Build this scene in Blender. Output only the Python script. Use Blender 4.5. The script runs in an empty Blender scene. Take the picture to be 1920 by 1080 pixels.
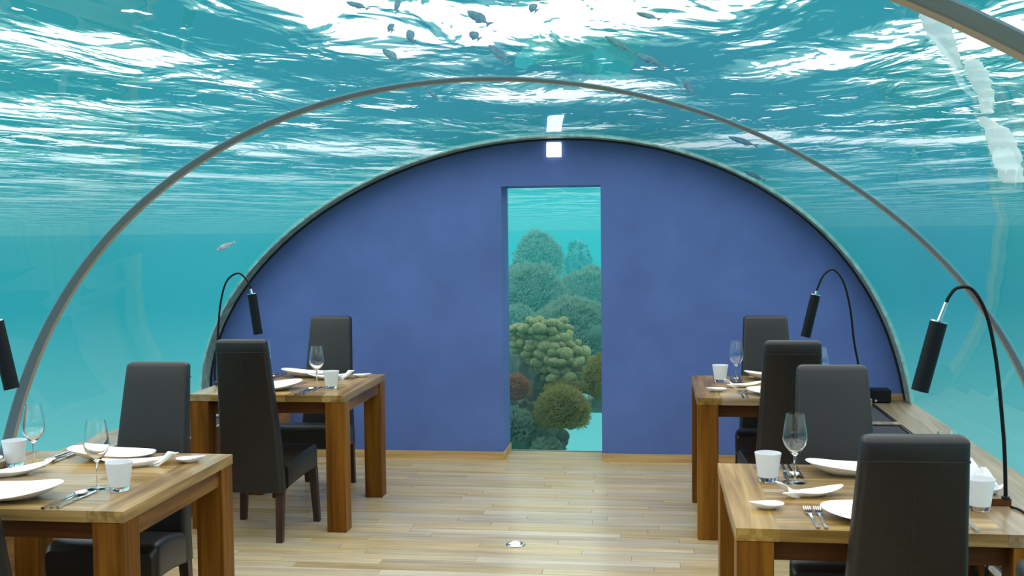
import bpy, math, random
import numpy as np
from mathutils import Matrix, Vector, noise

random.seed(7)
S = bpy.context.scene
COL = S.collection

# ------------------------------------------------------------------ camera
cam = bpy.data.objects.new('camera', bpy.data.cameras.new('camera'))
COL.objects.link(cam)
cam.data.sensor_width = 36
cam.data.lens = 36 * 2028.16 / 1920
cam.data.clip_end = 2000
cam.matrix_world = (Matrix.Translation((0, 0, 1.6132)) @ Matrix.Rotation(0.1293, 4, 'Z')
                    @ Matrix.Rotation(math.pi / 2 - 0.05, 4, 'X') @ Matrix.Rotation(-0.0105, 4, 'Z'))
S.camera = cam

# ------------------------------------------------------------------ view and bounces
S.view_settings.view_transform = 'Standard'
S.view_settings.look = 'None'
S.view_settings.gamma = 1
S.view_settings.use_curve_mapping = False
S.view_settings.exposure = 0.42
S.cycles.max_bounces = 14
S.cycles.diffuse_bounces = 4
S.cycles.glossy_bounces = 6
S.cycles.transmission_bounces = 10
S.cycles.transparent_max_bounces = 24

# ------------------------------------------------------------------ world: sky above, open sea below the horizon
W = bpy.data.worlds.new('world')
S.world = W
W.use_nodes = True
nt = W.node_tree
nt.nodes.clear()


def N(t, kind, **kw):
    n = t.nodes.new(kind)
    for k, v in kw.items():
        setattr(n, k, v)
    return n


def ramp(t, fac, stops, interp='LINEAR'):
    r = N(t, 'ShaderNodeValToRGB')
    cr = r.color_ramp
    cr.interpolation = interp
    while len(cr.elements) < len(stops):
        cr.elements.new(0.5)
    for e, (p, c) in zip(cr.elements, stops):
        e.position = p
        e.color = (*c, 1)
    t.links.new(fac, r.inputs[0])
    return r.outputs[0]


tc = N(nt, 'ShaderNodeTexCoord')
sx = N(nt, 'ShaderNodeSeparateXYZ')
nt.links.new(tc.outputs['Generated'], sx.inputs[0])
mr = N(nt, 'ShaderNodeMapRange')
mr.inputs[1].default_value = -1
mr.inputs[2].default_value = 1
nt.links.new(sx.outputs[2], mr.inputs[0])
sky = ramp(nt, mr.outputs[0], [
    (0.0, (0.19, 0.52, 0.53)), (0.33, (0.18, 0.52, 0.535)), (0.42, (0.085, 0.385, 0.41)), (0.47, (0.022, 0.285, 0.335)),
    (0.496, (0.028, 0.30, 0.345)), (0.506, (0.05, 0.32, 0.365)), (0.535, (0.62, 0.80, 0.84)), (0.56, (0.92, 0.98, 1.0)),
    (1.0, (1.0, 1.0, 1.0))])
stren = N(nt, 'ShaderNodeMapRange')
stren.inputs[1].default_value = 0.02
stren.inputs[2].default_value = 0.25
stren.inputs[3].default_value = 1.0
stren.inputs[4].default_value = 1.75
nt.links.new(sx.outputs[2], stren.inputs[0])
bg = N(nt, 'ShaderNodeBackground')
nt.links.new(sky, bg.inputs[0])
nt.links.new(stren.outputs[0], bg.inputs[1])
wo = N(nt, 'ShaderNodeOutputWorld')
nt.links.new(bg.outputs[0], wo.inputs[0])


# ------------------------------------------------------------------ materials
def mat(name):
    m = bpy.data.materials.new(name)
    m.use_nodes = True
    m.node_tree.nodes.clear()
    o = N(m.node_tree, 'ShaderNodeOutputMaterial')
    return m, m.node_tree, o


def principled(t, o, color=(1, 1, 1), rough=0.5, metal=0.0, spec=0.5, **kw):
    p = N(t, 'ShaderNodeBsdfPrincipled')
    p.inputs['Base Color'].default_value = (*color, 1)
    p.inputs['Roughness'].default_value = rough
    p.inputs['Metallic'].default_value = metal
    p.inputs['Specular IOR Level'].default_value = spec
    for k, v in kw.items():
        p.inputs[k].default_value = v
    t.links.new(p.outputs[0], o.inputs[0])
    return p


def pos(t, scale=(1, 1, 1), rnd=False):
    g = N(t, 'ShaderNodeNewGeometry')
    mp = N(t, 'ShaderNodeMapping')
    mp.inputs['Scale'].default_value = scale
    t.links.new(g.outputs['Position'], mp.inputs[0])
    v = mp.outputs[0]
    ri = None
    if rnd:
        ri = N(t, 'ShaderNodeObjectInfo').outputs['Random']
        mu = N(t, 'ShaderNodeMath', operation='MULTIPLY')
        t.links.new(ri, mu.inputs[0])
        mu.inputs[1].default_value = 57.0
        ad = N(t, 'ShaderNodeVectorMath', operation='ADD')
        t.links.new(v, ad.inputs[0])
        t.links.new(mu.outputs[0], ad.inputs[1])
        v = ad.outputs[0]
    return v, ri


def noise_tex(t, v, scale, detail=4, rough=0.55, dist=0.0):
    n = N(t, 'ShaderNodeTexNoise')
    n.inputs['Scale'].default_value = scale
    n.inputs['Detail'].default_value = detail
    n.inputs['Roughness'].default_value = rough
    n.inputs['Distortion'].default_value = dist
    t.links.new(v, n.inputs['Vector'])
    return n.outputs[0]


def wood(name, dark, mid, light, axis, rough=0.32, vary=0.5, spec=0.5, grain=1.0, satvary=0.0, coat=0.0):
    m, t, o = mat(name)
    sc = [38.0, 38.0, 38.0]
    sc[axis] = 1.6
    v, ri = pos(t, [s * grain for s in sc], rnd=True)
    n1 = noise_tex(t, v, 1.0, 6, 0.62, 0.6)
    sc2 = [7.0, 7.0, 7.0]
    sc2[axis] = 0.7
    v2, _ = pos(t, sc2, rnd=True)
    n2 = noise_tex(t, v2, 1.0, 3, 0.5, 1.2)
    mx = N(t, 'ShaderNodeMix')
    mx.inputs[0].default_value = 0.5
    t.links.new(n1, mx.inputs[2])
    t.links.new(n2, mx.inputs[3])
    c = ramp(t, mx.outputs[0], [(0.37, dark), (0.5, mid), (0.64, light)])
    hs = N(t, 'ShaderNodeHueSaturation')
    t.links.new(c, hs.inputs['Color'])
    vr = N(t, 'ShaderNodeMapRange')
    vr.inputs[3].default_value = 1 - vary * 0.5
    vr.inputs[4].default_value = 1 + vary * 0.5
    t.links.new(ri, vr.inputs[0])
    t.links.new(vr.outputs[0], hs.inputs['Value'])
    if satvary:
        wn = N(t, 'ShaderNodeTexWhiteNoise', noise_dimensions='1D')
        t.links.new(ri, wn.inputs['W'])
        sr = N(t, 'ShaderNodeMapRange')
        sr.inputs[3].default_value = 1 - satvary
        sr.inputs[4].default_value = 1 + satvary * 0.4
        t.links.new(wn.outputs[0], sr.inputs[0])
        t.links.new(sr.outputs[0], hs.inputs['Saturation'])
    p = principled(t, o, rough=rough, spec=spec)
    t.links.new(hs.outputs[0], p.inputs['Base Color'])
    if coat:
        p.inputs['Coat Weight'].default_value = coat
        p.inputs['Coat Roughness'].default_value = 0.12
    b = N(t, 'ShaderNodeBump')
    b.inputs['Strength'].default_value = 0.12
    b.inputs['Distance'].default_value = 0.002
    t.links.new(n1, b.inputs['Height'])
    t.links.new(b.outputs[0], p.inputs['Normal'])
    return m


def plain(name, color, rough=0.5, metal=0.0, spec=0.5, bump=0.0, bscale=200.0, var=0.0, vscale=4.0, **kw):
    m, t, o = mat(name)
    p = principled(t, o, color, rough, metal, spec, **kw)
    v, _ = pos(t)
    if bump:
        b = N(t, 'ShaderNodeBump')
        b.inputs['Strength'].default_value = bump
        b.inputs['Distance'].default_value = 0.001
        t.links.new(noise_tex(t, v, bscale, 3), b.inputs['Height'])
        t.links.new(b.outputs[0], p.inputs['Normal'])
    if var:
        n = noise_tex(t, v, vscale, 4)
        c = ramp(t, n, [(0.3, tuple(x * (1 - var) for x in color)), (0.7, tuple(min(1, x * (1 + var)) for x in color))])
        t.links.new(c, p.inputs['Base Color'])
    return m


def schlick(t, f0, gain=1.0):
    g = N(t, 'ShaderNodeNewGeometry')
    d = N(t, 'ShaderNodeVectorMath', operation='DOT_PRODUCT')
    t.links.new(g.outputs['Incoming'], d.inputs[0])
    t.links.new(g.outputs['Normal'], d.inputs[1])
    a = N(t, 'ShaderNodeMath', operation='ABSOLUTE')
    t.links.new(d.outputs['Value'], a.inputs[0])
    s = N(t, 'ShaderNodeMath', operation='SUBTRACT', use_clamp=True)
    s.inputs[0].default_value = 1
    t.links.new(a.outputs[0], s.inputs[1])
    pw = N(t, 'ShaderNodeMath', operation='POWER')
    t.links.new(s.outputs[0], pw.inputs[0])
    pw.inputs[1].default_value = 5
    ma = N(t, 'ShaderNodeMath', operation='MULTIPLY_ADD', use_clamp=True)
    t.links.new(pw.outputs[0], ma.inputs[0])
    ma.inputs[1].default_value = gain * (1 - f0)
    ma.inputs[2].default_value = gain * f0
    return ma.outputs[0]


def pane_mat(name, tint, f0=0.04, gain=1.0, bump=0.0):
    m, t, o = mat(name)
    tr = N(t, 'ShaderNodeBsdfTransparent')
    tr.inputs[0].default_value = (*tint, 1)
    gl = N(t, 'ShaderNodeBsdfGlossy')
    gl.inputs['Roughness'].default_value = 0.0
    mx = N(t, 'ShaderNodeMixShader')
    t.links.new(schlick(t, f0, gain), mx.inputs[0])
    t.links.new(tr.outputs[0], mx.inputs[1])
    t.links.new(gl.outputs[0], mx.inputs[2])
    if bump:
        v, _ = pos(t, (3, 0.6, 3))
        b = N(t, 'ShaderNodeBump')
        b.inputs['Strength'].default_value = 1.0
        b.inputs['Distance'].default_value = bump
        t.links.new(noise_tex(t, v, 1.0, 2), b.inputs['Height'])
        t.links.new(b.outputs[0], gl.inputs['Normal'])
    t.links.new(mx.outputs[0], o.inputs[0])
    return m


def clear_glass(name, tint=(1, 1, 1)):
    m, t, o = mat(name)
    principled(t, o, tint, 0.0, 0.0, 0.5, **{'Transmission Weight': 1.0, 'IOR': 1.45})
    return m


M = {}
M['floor'] = wood('floor_wood', (0.35, 0.262, 0.14), (0.465, 0.362, 0.20), (0.56, 0.455, 0.27), 0, 0.27, 0.19, 0.5, 0.9, 0.35)
M['subfloor'] = plain('subfloor', (0.25, 0.17, 0.09), 0.7, var=0.1)
M['top_x'] = wood('table_top_wood', (0.12, 0.062, 0.014), (0.27, 0.160, 0.046), (0.47, 0.315, 0.12), 0, 0.33, 0.55, 0.45, 0.8, 0.25, 0.2)
M['top_y'] = wood('table_end_wood', (0.12, 0.062, 0.014), (0.26, 0.152, 0.044), (0.43, 0.285, 0.11), 1, 0.33, 0.45, 0.45, 0.8, 0.25, 0.2)
M['leg'] = wood('table_leg_wood', (0.08, 0.026, 0.003), (0.165, 0.061, 0.006), (0.245, 0.105, 0.012), 2, 0.45, 0.35, 0.12, 0.8)
M['apron_x'] = wood('apron_wood_shaded', (0.06, 0.017, 0.003), (0.105, 0.033, 0.005), (0.16, 0.058, 0.009), 0, 0.45, 0.25, 0.25, 0.8)  # darker than the side aprons: shade under the top put into the colour
M['apron_y'] = wood('apron_side_wood', (0.085, 0.030, 0.005), (0.16, 0.066, 0.012), (0.24, 0.11, 0.022), 1, 0.45, 0.25, 0.25, 0.8)
M['ledge'] = wood('ledge_wood', (0.11, 0.083, 0.044), (0.19, 0.155, 0.09), (0.28, 0.24, 0.15), 1, 0.42, 0.35, 0.4, 0.8, 0.3)
M['ledge_front'] = wood('ledge_front_wood', (0.22, 0.09, 0.02), (0.34, 0.15, 0.035), (0.45, 0.22, 0.06), 1, 0.45, 0.2, 0.4, 0.8)
M['skirting'] = wood('skirting_wood', (0.34, 0.19, 0.07), (0.50, 0.31, 0.12), (0.62, 0.42, 0.19), 0, 0.4, 0.1, 0.4, 0.8)
M['wall'] = plain('blue_wall_paint', (0.088, 0.148, 0.385), 0.62, spec=0.3, bump=0.25, bscale=160, var=0.10, vscale=2.5)
M['leather'] = plain('dark_leather', (0.009, 0.007, 0.006), 0.40, spec=0.52, bump=0.3, bscale=420, var=0.25, vscale=60)
M['seam'] = plain('seam_thread', (0.012, 0.011, 0.010), 0.6)
M['chair_leg'] = wood('chair_leg_wood', (0.018, 0.007, 0.005), (0.035, 0.013, 0.009), (0.05, 0.02, 0.013), 2, 0.4, 0.1)
M['black'] = plain('black_metal', (0.005, 0.007, 0.009), 0.45, spec=0.18)
M['black_rubber'] = plain('black_rubber', (0.004, 0.004, 0.005), 0.5, spec=0.2)
M['chrome'] = plain('brushed_chrome', (0.72, 0.74, 0.75), 0.18, metal=1.0)
M['steel'] = plain('polished_steel', (0.70, 0.72, 0.74), 0.12, metal=1.0)
M['china'] = plain('white_china', (0.88, 0.87, 0.85), 0.22, spec=0.5)
M['linen'] = plain('white_linen', (0.86, 0.86, 0.86), 0.8, spec=0.2, bump=0.3, bscale=900)
M['frost'] = plain('frosted_white_glass', (0.84, 0.86, 0.88), 0.35, spec=0.4, **{'Transmission Weight': 0.12})
M['glass'] = clear_glass('clear_glass')
M['rib_grey'] = plain('grey_sealant', (0.17, 0.27, 0.33), 0.5, spec=0.4, var=0.08)
M['rib_beige'] = plain('beige_sealant', (0.50, 0.42, 0.35), 0.55, spec=0.3, var=0.08)
M['frame_green'] = plain('weathered_frame', (0.27, 0.40, 0.37), 0.5, spec=0.3, var=0.4, vscale=18)
M['gasket'] = plain('black_gasket', (0.006, 0.007, 0.010), 0.55)
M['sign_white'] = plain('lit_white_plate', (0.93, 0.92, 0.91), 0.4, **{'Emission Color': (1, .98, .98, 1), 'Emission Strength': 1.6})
M['grille'] = plain('dark_grille', (0.008, 0.013, 0.03), 0.35, spec=0.3)
M['lamp_glow'] = None
m, t, o = mat('lit_lens')
e = N(t, 'ShaderNodeEmission')
e.inputs[0].default_value = (1, 0.97, 0.93, 1)
e.inputs[1].default_value = 2.0
t.links.new(e.outputs[0], o.inputs[0])
M['lamp_glow'] = m
M['dome'] = pane_mat('acrylic', (0.955, 0.985, 0.985), 0.035, 0.75, 0.007)
M['pane'] = pane_mat('window_acrylic', (0.93, 0.98, 0.975), 0.03, 0.5)
M['fish'] = plain('fish_skin', (0.085, 0.22, 0.24), 0.7, spec=0.1, var=0.3, vscale=25)
M['fish_pale'] = plain('pale_fish_skin', (0.40, 0.42, 0.42), 0.45, spec=0.4, var=0.5, vscale=30)
M['fish_fin'] = plain('fish_fin', (0.10, 0.20, 0.215), 0.7, spec=0.1)

# sea surface seen from below: transparent inside the critical angle of each ripple facet, mirror beyond it
m, t, o = mat('sea_surface')
v, _ = pos(t, (1.0, 0.5, 1))
ofs = N(t, 'ShaderNodeVectorMath', operation='ADD')
ofs.inputs[1].default_value = (9.0, 7.0, 0.0)
t.links.new(v, ofs.inputs[0])
v = ofs.outputs[0]
nA = noise_tex(t, v, 0.22, 1.0, 0.5, 0.2)
nB = noise_tex(t, v, 1.1, 3.5, 0.45, 0.5)
ha = N(t, 'ShaderNodeMath', operation='MULTIPLY')
t.links.new(nA, ha.inputs[0])
ha.inputs[1].default_value = 5.0
hm = N(t, 'ShaderNodeMath', operation='MULTIPLY_ADD')
t.links.new(nB, hm.inputs[0])
hm.inputs[1].default_value = 0.62
t.links.new(ha.outputs[0], hm.inputs[2])
bp = N(t, 'ShaderNodeBump')
bp.inputs['Strength'].default_value = 1.0
bp.inputs['Distance'].default_value = 1.0
t.links.new(hm.outputs[0], bp.inputs['Height'])
fr = N(t, 'ShaderNodeFresnel')
fr.inputs['IOR'].default_value = 1.057
t.links.new(bp.outputs[0], fr.inputs['Normal'])
tr = N(t, 'ShaderNodeBsdfTransparent')
tr.inputs[0].default_value = (0.96, 0.99, 0.99, 1)
gl = N(t, 'ShaderNodeBsdfGlossy')
gl.inputs['Roughness'].default_value = 0.05
gl.inputs['Color'].default_value = (0.97, 0.98, 0.98, 1)
t.links.new(bp.outputs[0], gl.inputs['Normal'])
mx = N(t, 'ShaderNodeMixShader')
t.links.new(fr.outputs[0], mx.inputs[0])
t.links.new(tr.outputs[0], mx.inputs[1])
t.links.new(gl.outputs[0], mx.inputs[2])
t.links.new(mx.outputs[0], o.inputs[0])
M['sea'] = m

# hazy lagoon water around the reef
m, t, o = mat('hazy_water')
vs = N(t, 'ShaderNodeVolumeScatter')
vs.inputs['Color'].default_value = (0.008, 0.20, 0.205, 1)
vs.inputs['Density'].default_value = 0.22
t.links.new(vs.outputs[0], o.inputs['Volume'])
M['haze'] = m


# ------------------------------------------------------------------ mesh helpers
class MB:
    def __init__(s):
        s.v = []
        s.f = []

    def add(s, vs, fs):
        b = len(s.v)
        s.v += [tuple(p) for p in vs]
        s.f += [tuple(i + b for i in f) for f in fs]
        return s

    def box(s, x0, x1, y0, y1, z0, z1):
        return s.add([(x0, y0, z0), (x1, y0, z0), (x1, y1, z0), (x0, y1, z0), (x0, y0, z1), (x1, y0, z1), (x1, y1, z1), (x0, y1, z1)],
                     [(0, 3, 2, 1), (4, 5, 6, 7), (0, 1, 5, 4), (1, 2, 6, 5), (2, 3, 7, 6), (3, 0, 4, 7)])

    def bbox(s, x0, x1, y0, y1, z0, z1, b=0.004):
        """box with chamfered edges"""
        c = []
        X, Y, Z = (x0, x1), (y0, y1), (z0, z1)
        rings = [(z0, b), (z0 + b, 0), (z1 - b, 0), (z1, b)]
        R = []
        for z, i in rings:
            k = b if not i else b
            xs0, xs1, ys0, ys1 = x0 + i, x1 - i, y0 + i, y1 - i
            R.append([(xs0 + b, ys0, z), (xs1 - b, ys0, z), (xs1, ys0 + b, z), (xs1, ys1 - b, z), (xs1 - b, ys1, z), (xs0 + b, ys1, z), (xs0, ys1 - b, z), (xs0, ys0 + b, z)])
        return s.loft(R)

    def loft(s, rings, cap=True, closed=True):
        n = len(rings[0])
        vs = [p for r in rings for p in r]
        fs = []
        for k in range(len(rings) - 1):
            for i in range(n if closed else n - 1):
                j = (i + 1) % n
                fs.append((k * n + i, k * n + j, (k + 1) * n + j, (k + 1) * n + i))
        if cap:
            fs.append(tuple(range(n - 1, -1, -1)))
            fs.append(tuple((len(rings) - 1) * n + i for i in range(n)))
        return s.add(vs, fs)

    def lathe(s, prof, n=28, c=(0, 0, 0)):
        rings = [[(c[0] + r * math.cos(2 * math.pi * i / n), c[1] + r * math.sin(2 * math.pi * i / n), c[2] + z) for i in range(n)] for r, z in prof]
        return s.loft(rings, cap=True)

    def tube(s, pts, r, n=10, taper=None):
        pts = [Vector(p) for p in pts]
        rings = []
        up = Vector((0.13, 0.97, 0.21)).normalized()
        for i, p in enumerate(pts):
            d = (pts[min(i + 1, len(pts) - 1)] - pts[max(i - 1, 0)]).normalized()
            a = d.cross(up).normalized()
            b = d.cross(a).normalized()
            rr = r if taper is None else r + (taper - r) * i / (len(pts) - 1)
            rings.append([tuple(p + a * rr * math.cos(2 * math.pi * k / n) + b * rr * math.sin(2 * math.pi * k / n)) for k in range(n)])
        return s.loft(rings)

    def mesh(s, name, material, smooth=None):
        me = bpy.data.meshes.new(name)
        me.from_pydata(s.v, [], s.f)
        me.materials.append(material)
        import bmesh
        bm = bmesh.new()
        bm.from_mesh(me)
        bmesh.ops.recalc_face_normals(bm, faces=bm.faces)
        bm.to_mesh(me)
        bm.free()
        if smooth is not None:
            me.polygons.foreach_set('use_smooth', [True] * len(me.polygons))
            me.set_sharp_from_angle(angle=math.radians(smooth))
        me.update()
        return me


def link(name, data, parent=None, loc=(0, 0, 0), rot=(0, 0, 0), scale=None):
    o = bpy.data.objects.new(name, data)
    COL.objects.link(o)
    o.location = loc
    o.rotation_euler = rot
    if scale is not None:
        o.scale = scale
    if parent is not None:
        o.parent = parent
    return o


def tag(o, label=None, cat=None, group=None, kind=None):
    for k, v in (('label', label), ('category', cat), ('group', group), ('kind', kind)):
        if v:
            o[k] = v
    return o


def empty(name, loc=(0, 0, 0), rz=0, parent=None):
    o = link(name, None, parent, loc, (0, 0, rz))
    o.empty_display_size = 0.05
    return o


def clone(root, loc, rz, label, group=None, src_children=None):
    def rec(o, par):
        c = o.copy()
        COL.objects.link(c)
        if par is not None:
            c.parent = par
        for ch in KIDS.get(o.name, []):
            rec(ch, c)
        return c
    r = rec(root, None)
    r.location = loc
    r.rotation_euler = (0, 0, rz)
    r['label'] = label
    if group:
        r['group'] = group
    return r


KIDS = {}


def part(name, data, parent, **kw):
    o = link(name, data, parent, **kw)
    KIDS.setdefault(parent.name, []).append(o)
    return o


unit = {}


def unit_box(key):
    if key not in unit:
        unit[key] = MB().box(-.5, .5, -.5, .5, -.5, .5).mesh('board', M[key])
    return unit[key]


def board(name, key, x0, x1, y0, y1, z0, z1, parent):
    return part(name, unit_box(key), parent, loc=((x0 + x1) / 2, (y0 + y1) / 2, (z0 + z1) / 2), scale=(x1 - x0, y1 - y0, z1 - z0))


# ------------------------------------------------------------------ vault profile
XC, ZC, A0, B0 = -0.755, 0.30, 2.49, 2.01
PF = [-0.01663, 0.1247, -0.31615, 0.30761, -0.09292, 0.0]
PR = [0.01317, -0.09552, 0.23583, -0.23068, 0.07706, 0.0]
D = 7.602          # face of the blue wall
Y1, Y0, YB = 4.95, 2.09, -2.2


def polyv(c, x):
    r = 0
    for k in c:
        r = r * x + k
    return r


def prof(th, y, off=0.0):
    f = polyv(PF, th)
    g = polyv(PR, th)
    s = min(1, max(0, (y - Y1) / (D - Y1)))
    w = min(1, max(0, (y - Y0) / (Y1 - Y0)))
    e = 1 + (f * s + g * (1 - s)) * w
    return (XC + (A0 * e - off) * math.cos(th), ZC + (B0 * e - off) * math.sin(th))


def arch_line(y, off=0.0, n=96, legs=True):
    pts = [prof(math.pi * i / n, y, off) for i in range(n + 1)]
    if legs:
        pts = [(pts[0][0], 0.0)] + pts + [(pts[-1][0], 0.0)]
    return pts


# ------------------------------------------------------------------ setting: floor
floor = empty('floor')
tag(floor, kind='structure', label='pale oak strip floor of narrow boards laid across the tunnel', cat='floor')
sub = part('floor_base', MB().box(-3.3, 1.78, YB, D + .36, -0.20, -0.014).mesh('floor_base', M['subfloor']), floor)
yy = 4.62
row = 0
rng = random.Random(3)
while yy < D - 0.001:
    wdt = 0.082
    y1 = min(yy + wdt, D + .0)
    x = -2.62 - rng.random() * 0.5
    x = max(x, -2.64)
    first = True
    while x < 1.12:
        L = rng.uniform(0.45, 1.35) if not first else rng.uniform(0.25, 1.2)
        first = False
        x1 = min(x + L, 1.12)
        if x1 > 1.0:
            x1 = 1.12
        board('plank', 'floor', x + .0009, x1 - .0009, yy + .0011, y1 - .0011, -0.015, rng.uniform(-0.0006, 0), floor)
        x = x1
    yy = y1
# the part of the floor nearer than the frame reaches
near = part('near_boards', MB().box(-2.64, 1.12, YB, 4.619, -0.015, 0.0).mesh('near_boards', M['floor']), floor)
for k in range(4):
    y0 = D + k * 0.0905
    board('plank', 'floor', -1.0598, -0.3572, y0 + .0008, y0 + .0897, -0.015, 0, floor)

# ------------------------------------------------------------------ setting: back wall with the tall opening
wx0, wx1, wz1, REV = -1.0598, -0.3572, 1.9492, 0.365
outl = arch_line(D, 0.012)
base_r, base_l = outl[0], outl[-1]
poly = outl + [(wx0, 0.0), (wx0, wz1), (wx1, wz1), (wx1, 0.0)]
nP = len(poly)
wb = MB().add([(x, D, z) for x, z in poly] + [(x, D + REV, z) for x, z in poly],
              [tuple(range(nP)), tuple(range(2 * nP - 1, nP - 1, -1))] + [(i, (i + 1) % nP, nP + (i + 1) % nP, nP + i) for i in range(nP)])
me = wb.mesh('wall_back', M['wall'])
wall = link('wall_back', me)
tag(wall, kind='structure', label='deep blue arched end wall with a tall narrow opening', cat='wall')
# rear end of the tunnel, behind the camera
outl = arch_line(YB, 0.0)
nP = len(outl)
wf = MB().add([(x, YB, z) for x, z in outl] + [(x, YB - .3, z) for x, z in outl],
              [tuple(range(nP)), tuple(range(2 * nP - 1, nP - 1, -1))] + [(i, (i + 1) % nP, nP + (i + 1) % nP, nP + i) for i in range(nP)])
tag(link('wall_front', wf.mesh('wall_front', M['wall'])), kind='structure')

bb = MB().box(-2.63, wx0, D - .014, D - .0005, 0, .056)
tag(link('baseboard_left', bb.mesh('baseboard_left', M['skirting'])), kind='structure')
bb = MB().box(wx1, 1.13, D - .014, D - .0005, 0, .056)
tag(link('baseboard_right', bb.mesh('baseboard_right', M['skirting'])), kind='structure')
bb = MB().box(wx0 + .0005, wx0 + .013, D - .014, D + REV - .03, 0, .056)
tag(link('baseboard_reveal', bb.mesh('baseboard_reveal', M['skirting'])), kind='structure')

win = empty('window_1', ((wx0 + wx1) / 2, D + REV - .03, 0))
tag(win, kind='structure', label='tall frameless window pane set deep in the blue wall', cat='window')
hw = (wx1 - wx0) / 2 - .001
part('pane', MB().box(-hw, hw, -.012, .012, 0.001, wz1 - .001).mesh('pane', M['pane']), win)
part('sill_strip', MB().box(-hw, hw, -.02, -.0125, 0.0005, .006).mesh('sill_strip', M['rib_grey']), win)

# ------------------------------------------------------------------ setting: clear vault in three panels, seams, end frame
ceil = empty('ceiling')
tag(ceil, kind='structure', label='clear arched acrylic vault over the dining room', cat='ceiling')


def vault(y0, y1, ny, name):
    b = MB()
    R = [[(x, y0 + (y1 - y0) * k / ny, z) for x, z in arch_line(y0 + (y1 - y0) * k / ny)] for k in range(ny + 1)]
    b.loft(R, cap=False, closed=False)
    me = b.mesh(name, M['dome'], 60)
    me.name = name
    # normals face the room
    c = sum((p.normal.z for p in me.polygons if p.center.z > 1.9))
    if c > 0:
        me.flip_normals()
    return part(name, me, ceil)


vault(YB, Y0, 4, 'acrylic_panel')
vault(Y0, Y1, 8, 'acrylic_panel')
vault(Y1, D + .36, 10, 'acrylic_panel')


def strip(name, ya, yb, key, off0, off1, parent=None, legs=True):
    b = MB()
    R = []
    ym = (ya + yb) / 2
    o_ = arch_line(ym, off0, legs=legs)
    i_ = arch_line(ym, off1, legs=legs)
    for (xo, zo), (xi, zi) in zip(o_, i_):
        R.append([(xo, ya, zo), (xi, ya, zi), (xi, yb, zi), (xo, yb, zo)])
    b.loft(R)
    me = b.mesh(name, M[key], 40)
    return part(name, me, parent) if parent is not None else link(name, me)


for i, (ya, wg, wbg) in enumerate(((Y1 - .05, .083, .032), (Y0 - .07, .098, .042))):
    t_ = empty('trim_%d' % (i + 1))
    tag(t_, kind='structure', label='curved grey and beige joint band between two vault panels', cat='trim')
    strip('seal_band', ya, ya + wg, 'rib_grey', 0.001, .006, t_)
    strip('edge_strip', ya + wg, ya + wg + wbg, 'rib_beige', 0.001, .009, t_)
t_ = empty('trim_3')
tag(t_, kind='structure', label='weathered green frame where the vault meets the blue wall', cat='trim')
strip('frame_band', D - .165, D - .020, 'frame_green', 0.001, .012, t_)
strip('gasket', D - .020, D - .0005, 'gasket', 0.001, .024, t_)

# ------------------------------------------------------------------ setting: side ledges with boards and grilles
LZ = 0.455


def ledge(name, side, label):
    """side = +1 right, -1 left; built in real coordinates"""
    root = empty(name)
    tag(root, kind='structure', label=label, cat='ledge')
    xin = XC + side * 1.885
    xg0, xg1 = XC + side * 1.915, XC + side * 2.222
    xm, xo = XC + side * 2.345, XC + side * 2.478

    def bx(nm, key, xa, xb, ya, yb, za, zb):
        return board(nm, key, min(xa, xb), max(xa, xb), ya, yb, za, zb, root)
    bx('front_panel', 'ledge_front', xin, xin + side * .02, YB, D, 0.0, LZ - .003)
    y = YB
    lr = random.Random(5)
    while y < D - .01:
        L = min(lr.uniform(1.2, 2.0), D - y)
        if D - (y + L) < .5:
            L = D - y
        bx('plank', 'ledge', xg1 + side * .001, xm - side * .001, y, y + L - .0015, LZ - .022, LZ - lr.random() * .001)
        L2 = L
        bx('plank', 'ledge', xm, xo, y, y + L2 - .0015, LZ - .022, LZ - lr.random() * .001)
        y += L
    bx('inner_strip', 'ledge', xin, xg0, YB, D, LZ - .022, LZ)
    y = D - .15
    bx('plank', 'ledge', xg0, xg1, y, D, LZ - .022, LZ)
    bays = []
    while y > 2.6:
        bays.append((y - .72, y))
        bx('cross_board', 'ledge', xg0, xg1, y - .81, y - .72, LZ - .022, LZ)
        y -= .81
    bx('plank', 'ledge', xg0, xg1, YB, y, LZ - .022, LZ)
    bx('duct_floor', 'subfloor', xin + side * .02, xg1, YB, D, LZ - .12, LZ - .10)
    return bays, xg0, xg1


baysR, gx0, gx1 = ledge('trim_4', 1, 'wooden ledge with dark vent grilles along the right glass')
baysL, hx0, hx1 = ledge('trim_5', -1, 'wooden ledge with dark vent grilles along the left glass')


def grille(x0, x1, y0, y1, label):
    x0, x1 = min(x0, x1), max(x0, x1)
    g = empty('vent_grille', ((x0 + x1) / 2, (y0 + y1) / 2, LZ - .02))
    tag(g, label, 'vent', 'vent grilles in the side ledges')
    w, l = (x1 - x0) / 2 - .002, (y1 - y0) / 2 - .002
    b = MB().box(-w, -w + .012, -l, l, -.012, .016).box(w - .012, w, -l, l, -.012, .016)
    b.box(-w + .012, w - .012, -l, -l + .012, -.012, .016).box(-w + .012, w - .012, l - .012, l, -.012, .016)
    part('frame', b.mesh('grille_frame', M['black']), g)
    sl = MB().add([(-w + .012, -.016, -.010), (w - .012, -.016, -.010), (w - .012, .012, .012), (-w + .012, .012, .012),
                   (-w + .012, -.016, -.013), (w - .012, -.016, -.013), (w - .012, .014, .010), (-w + .012, .014, .010)],
                  [(0, 1, 2, 3), (7, 6, 5, 4), (0, 4, 5, 1), (1, 5, 6, 2), (2, 6, 7, 3), (3, 7, 4, 0)]).mesh('slat', M['grille'])
    n = 15
    for k in range(n):
        part('slat', sl, g, loc=(0, -l + .03 + (2 * l - .06) * k / (n - 1), 0))
    return g


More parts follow.
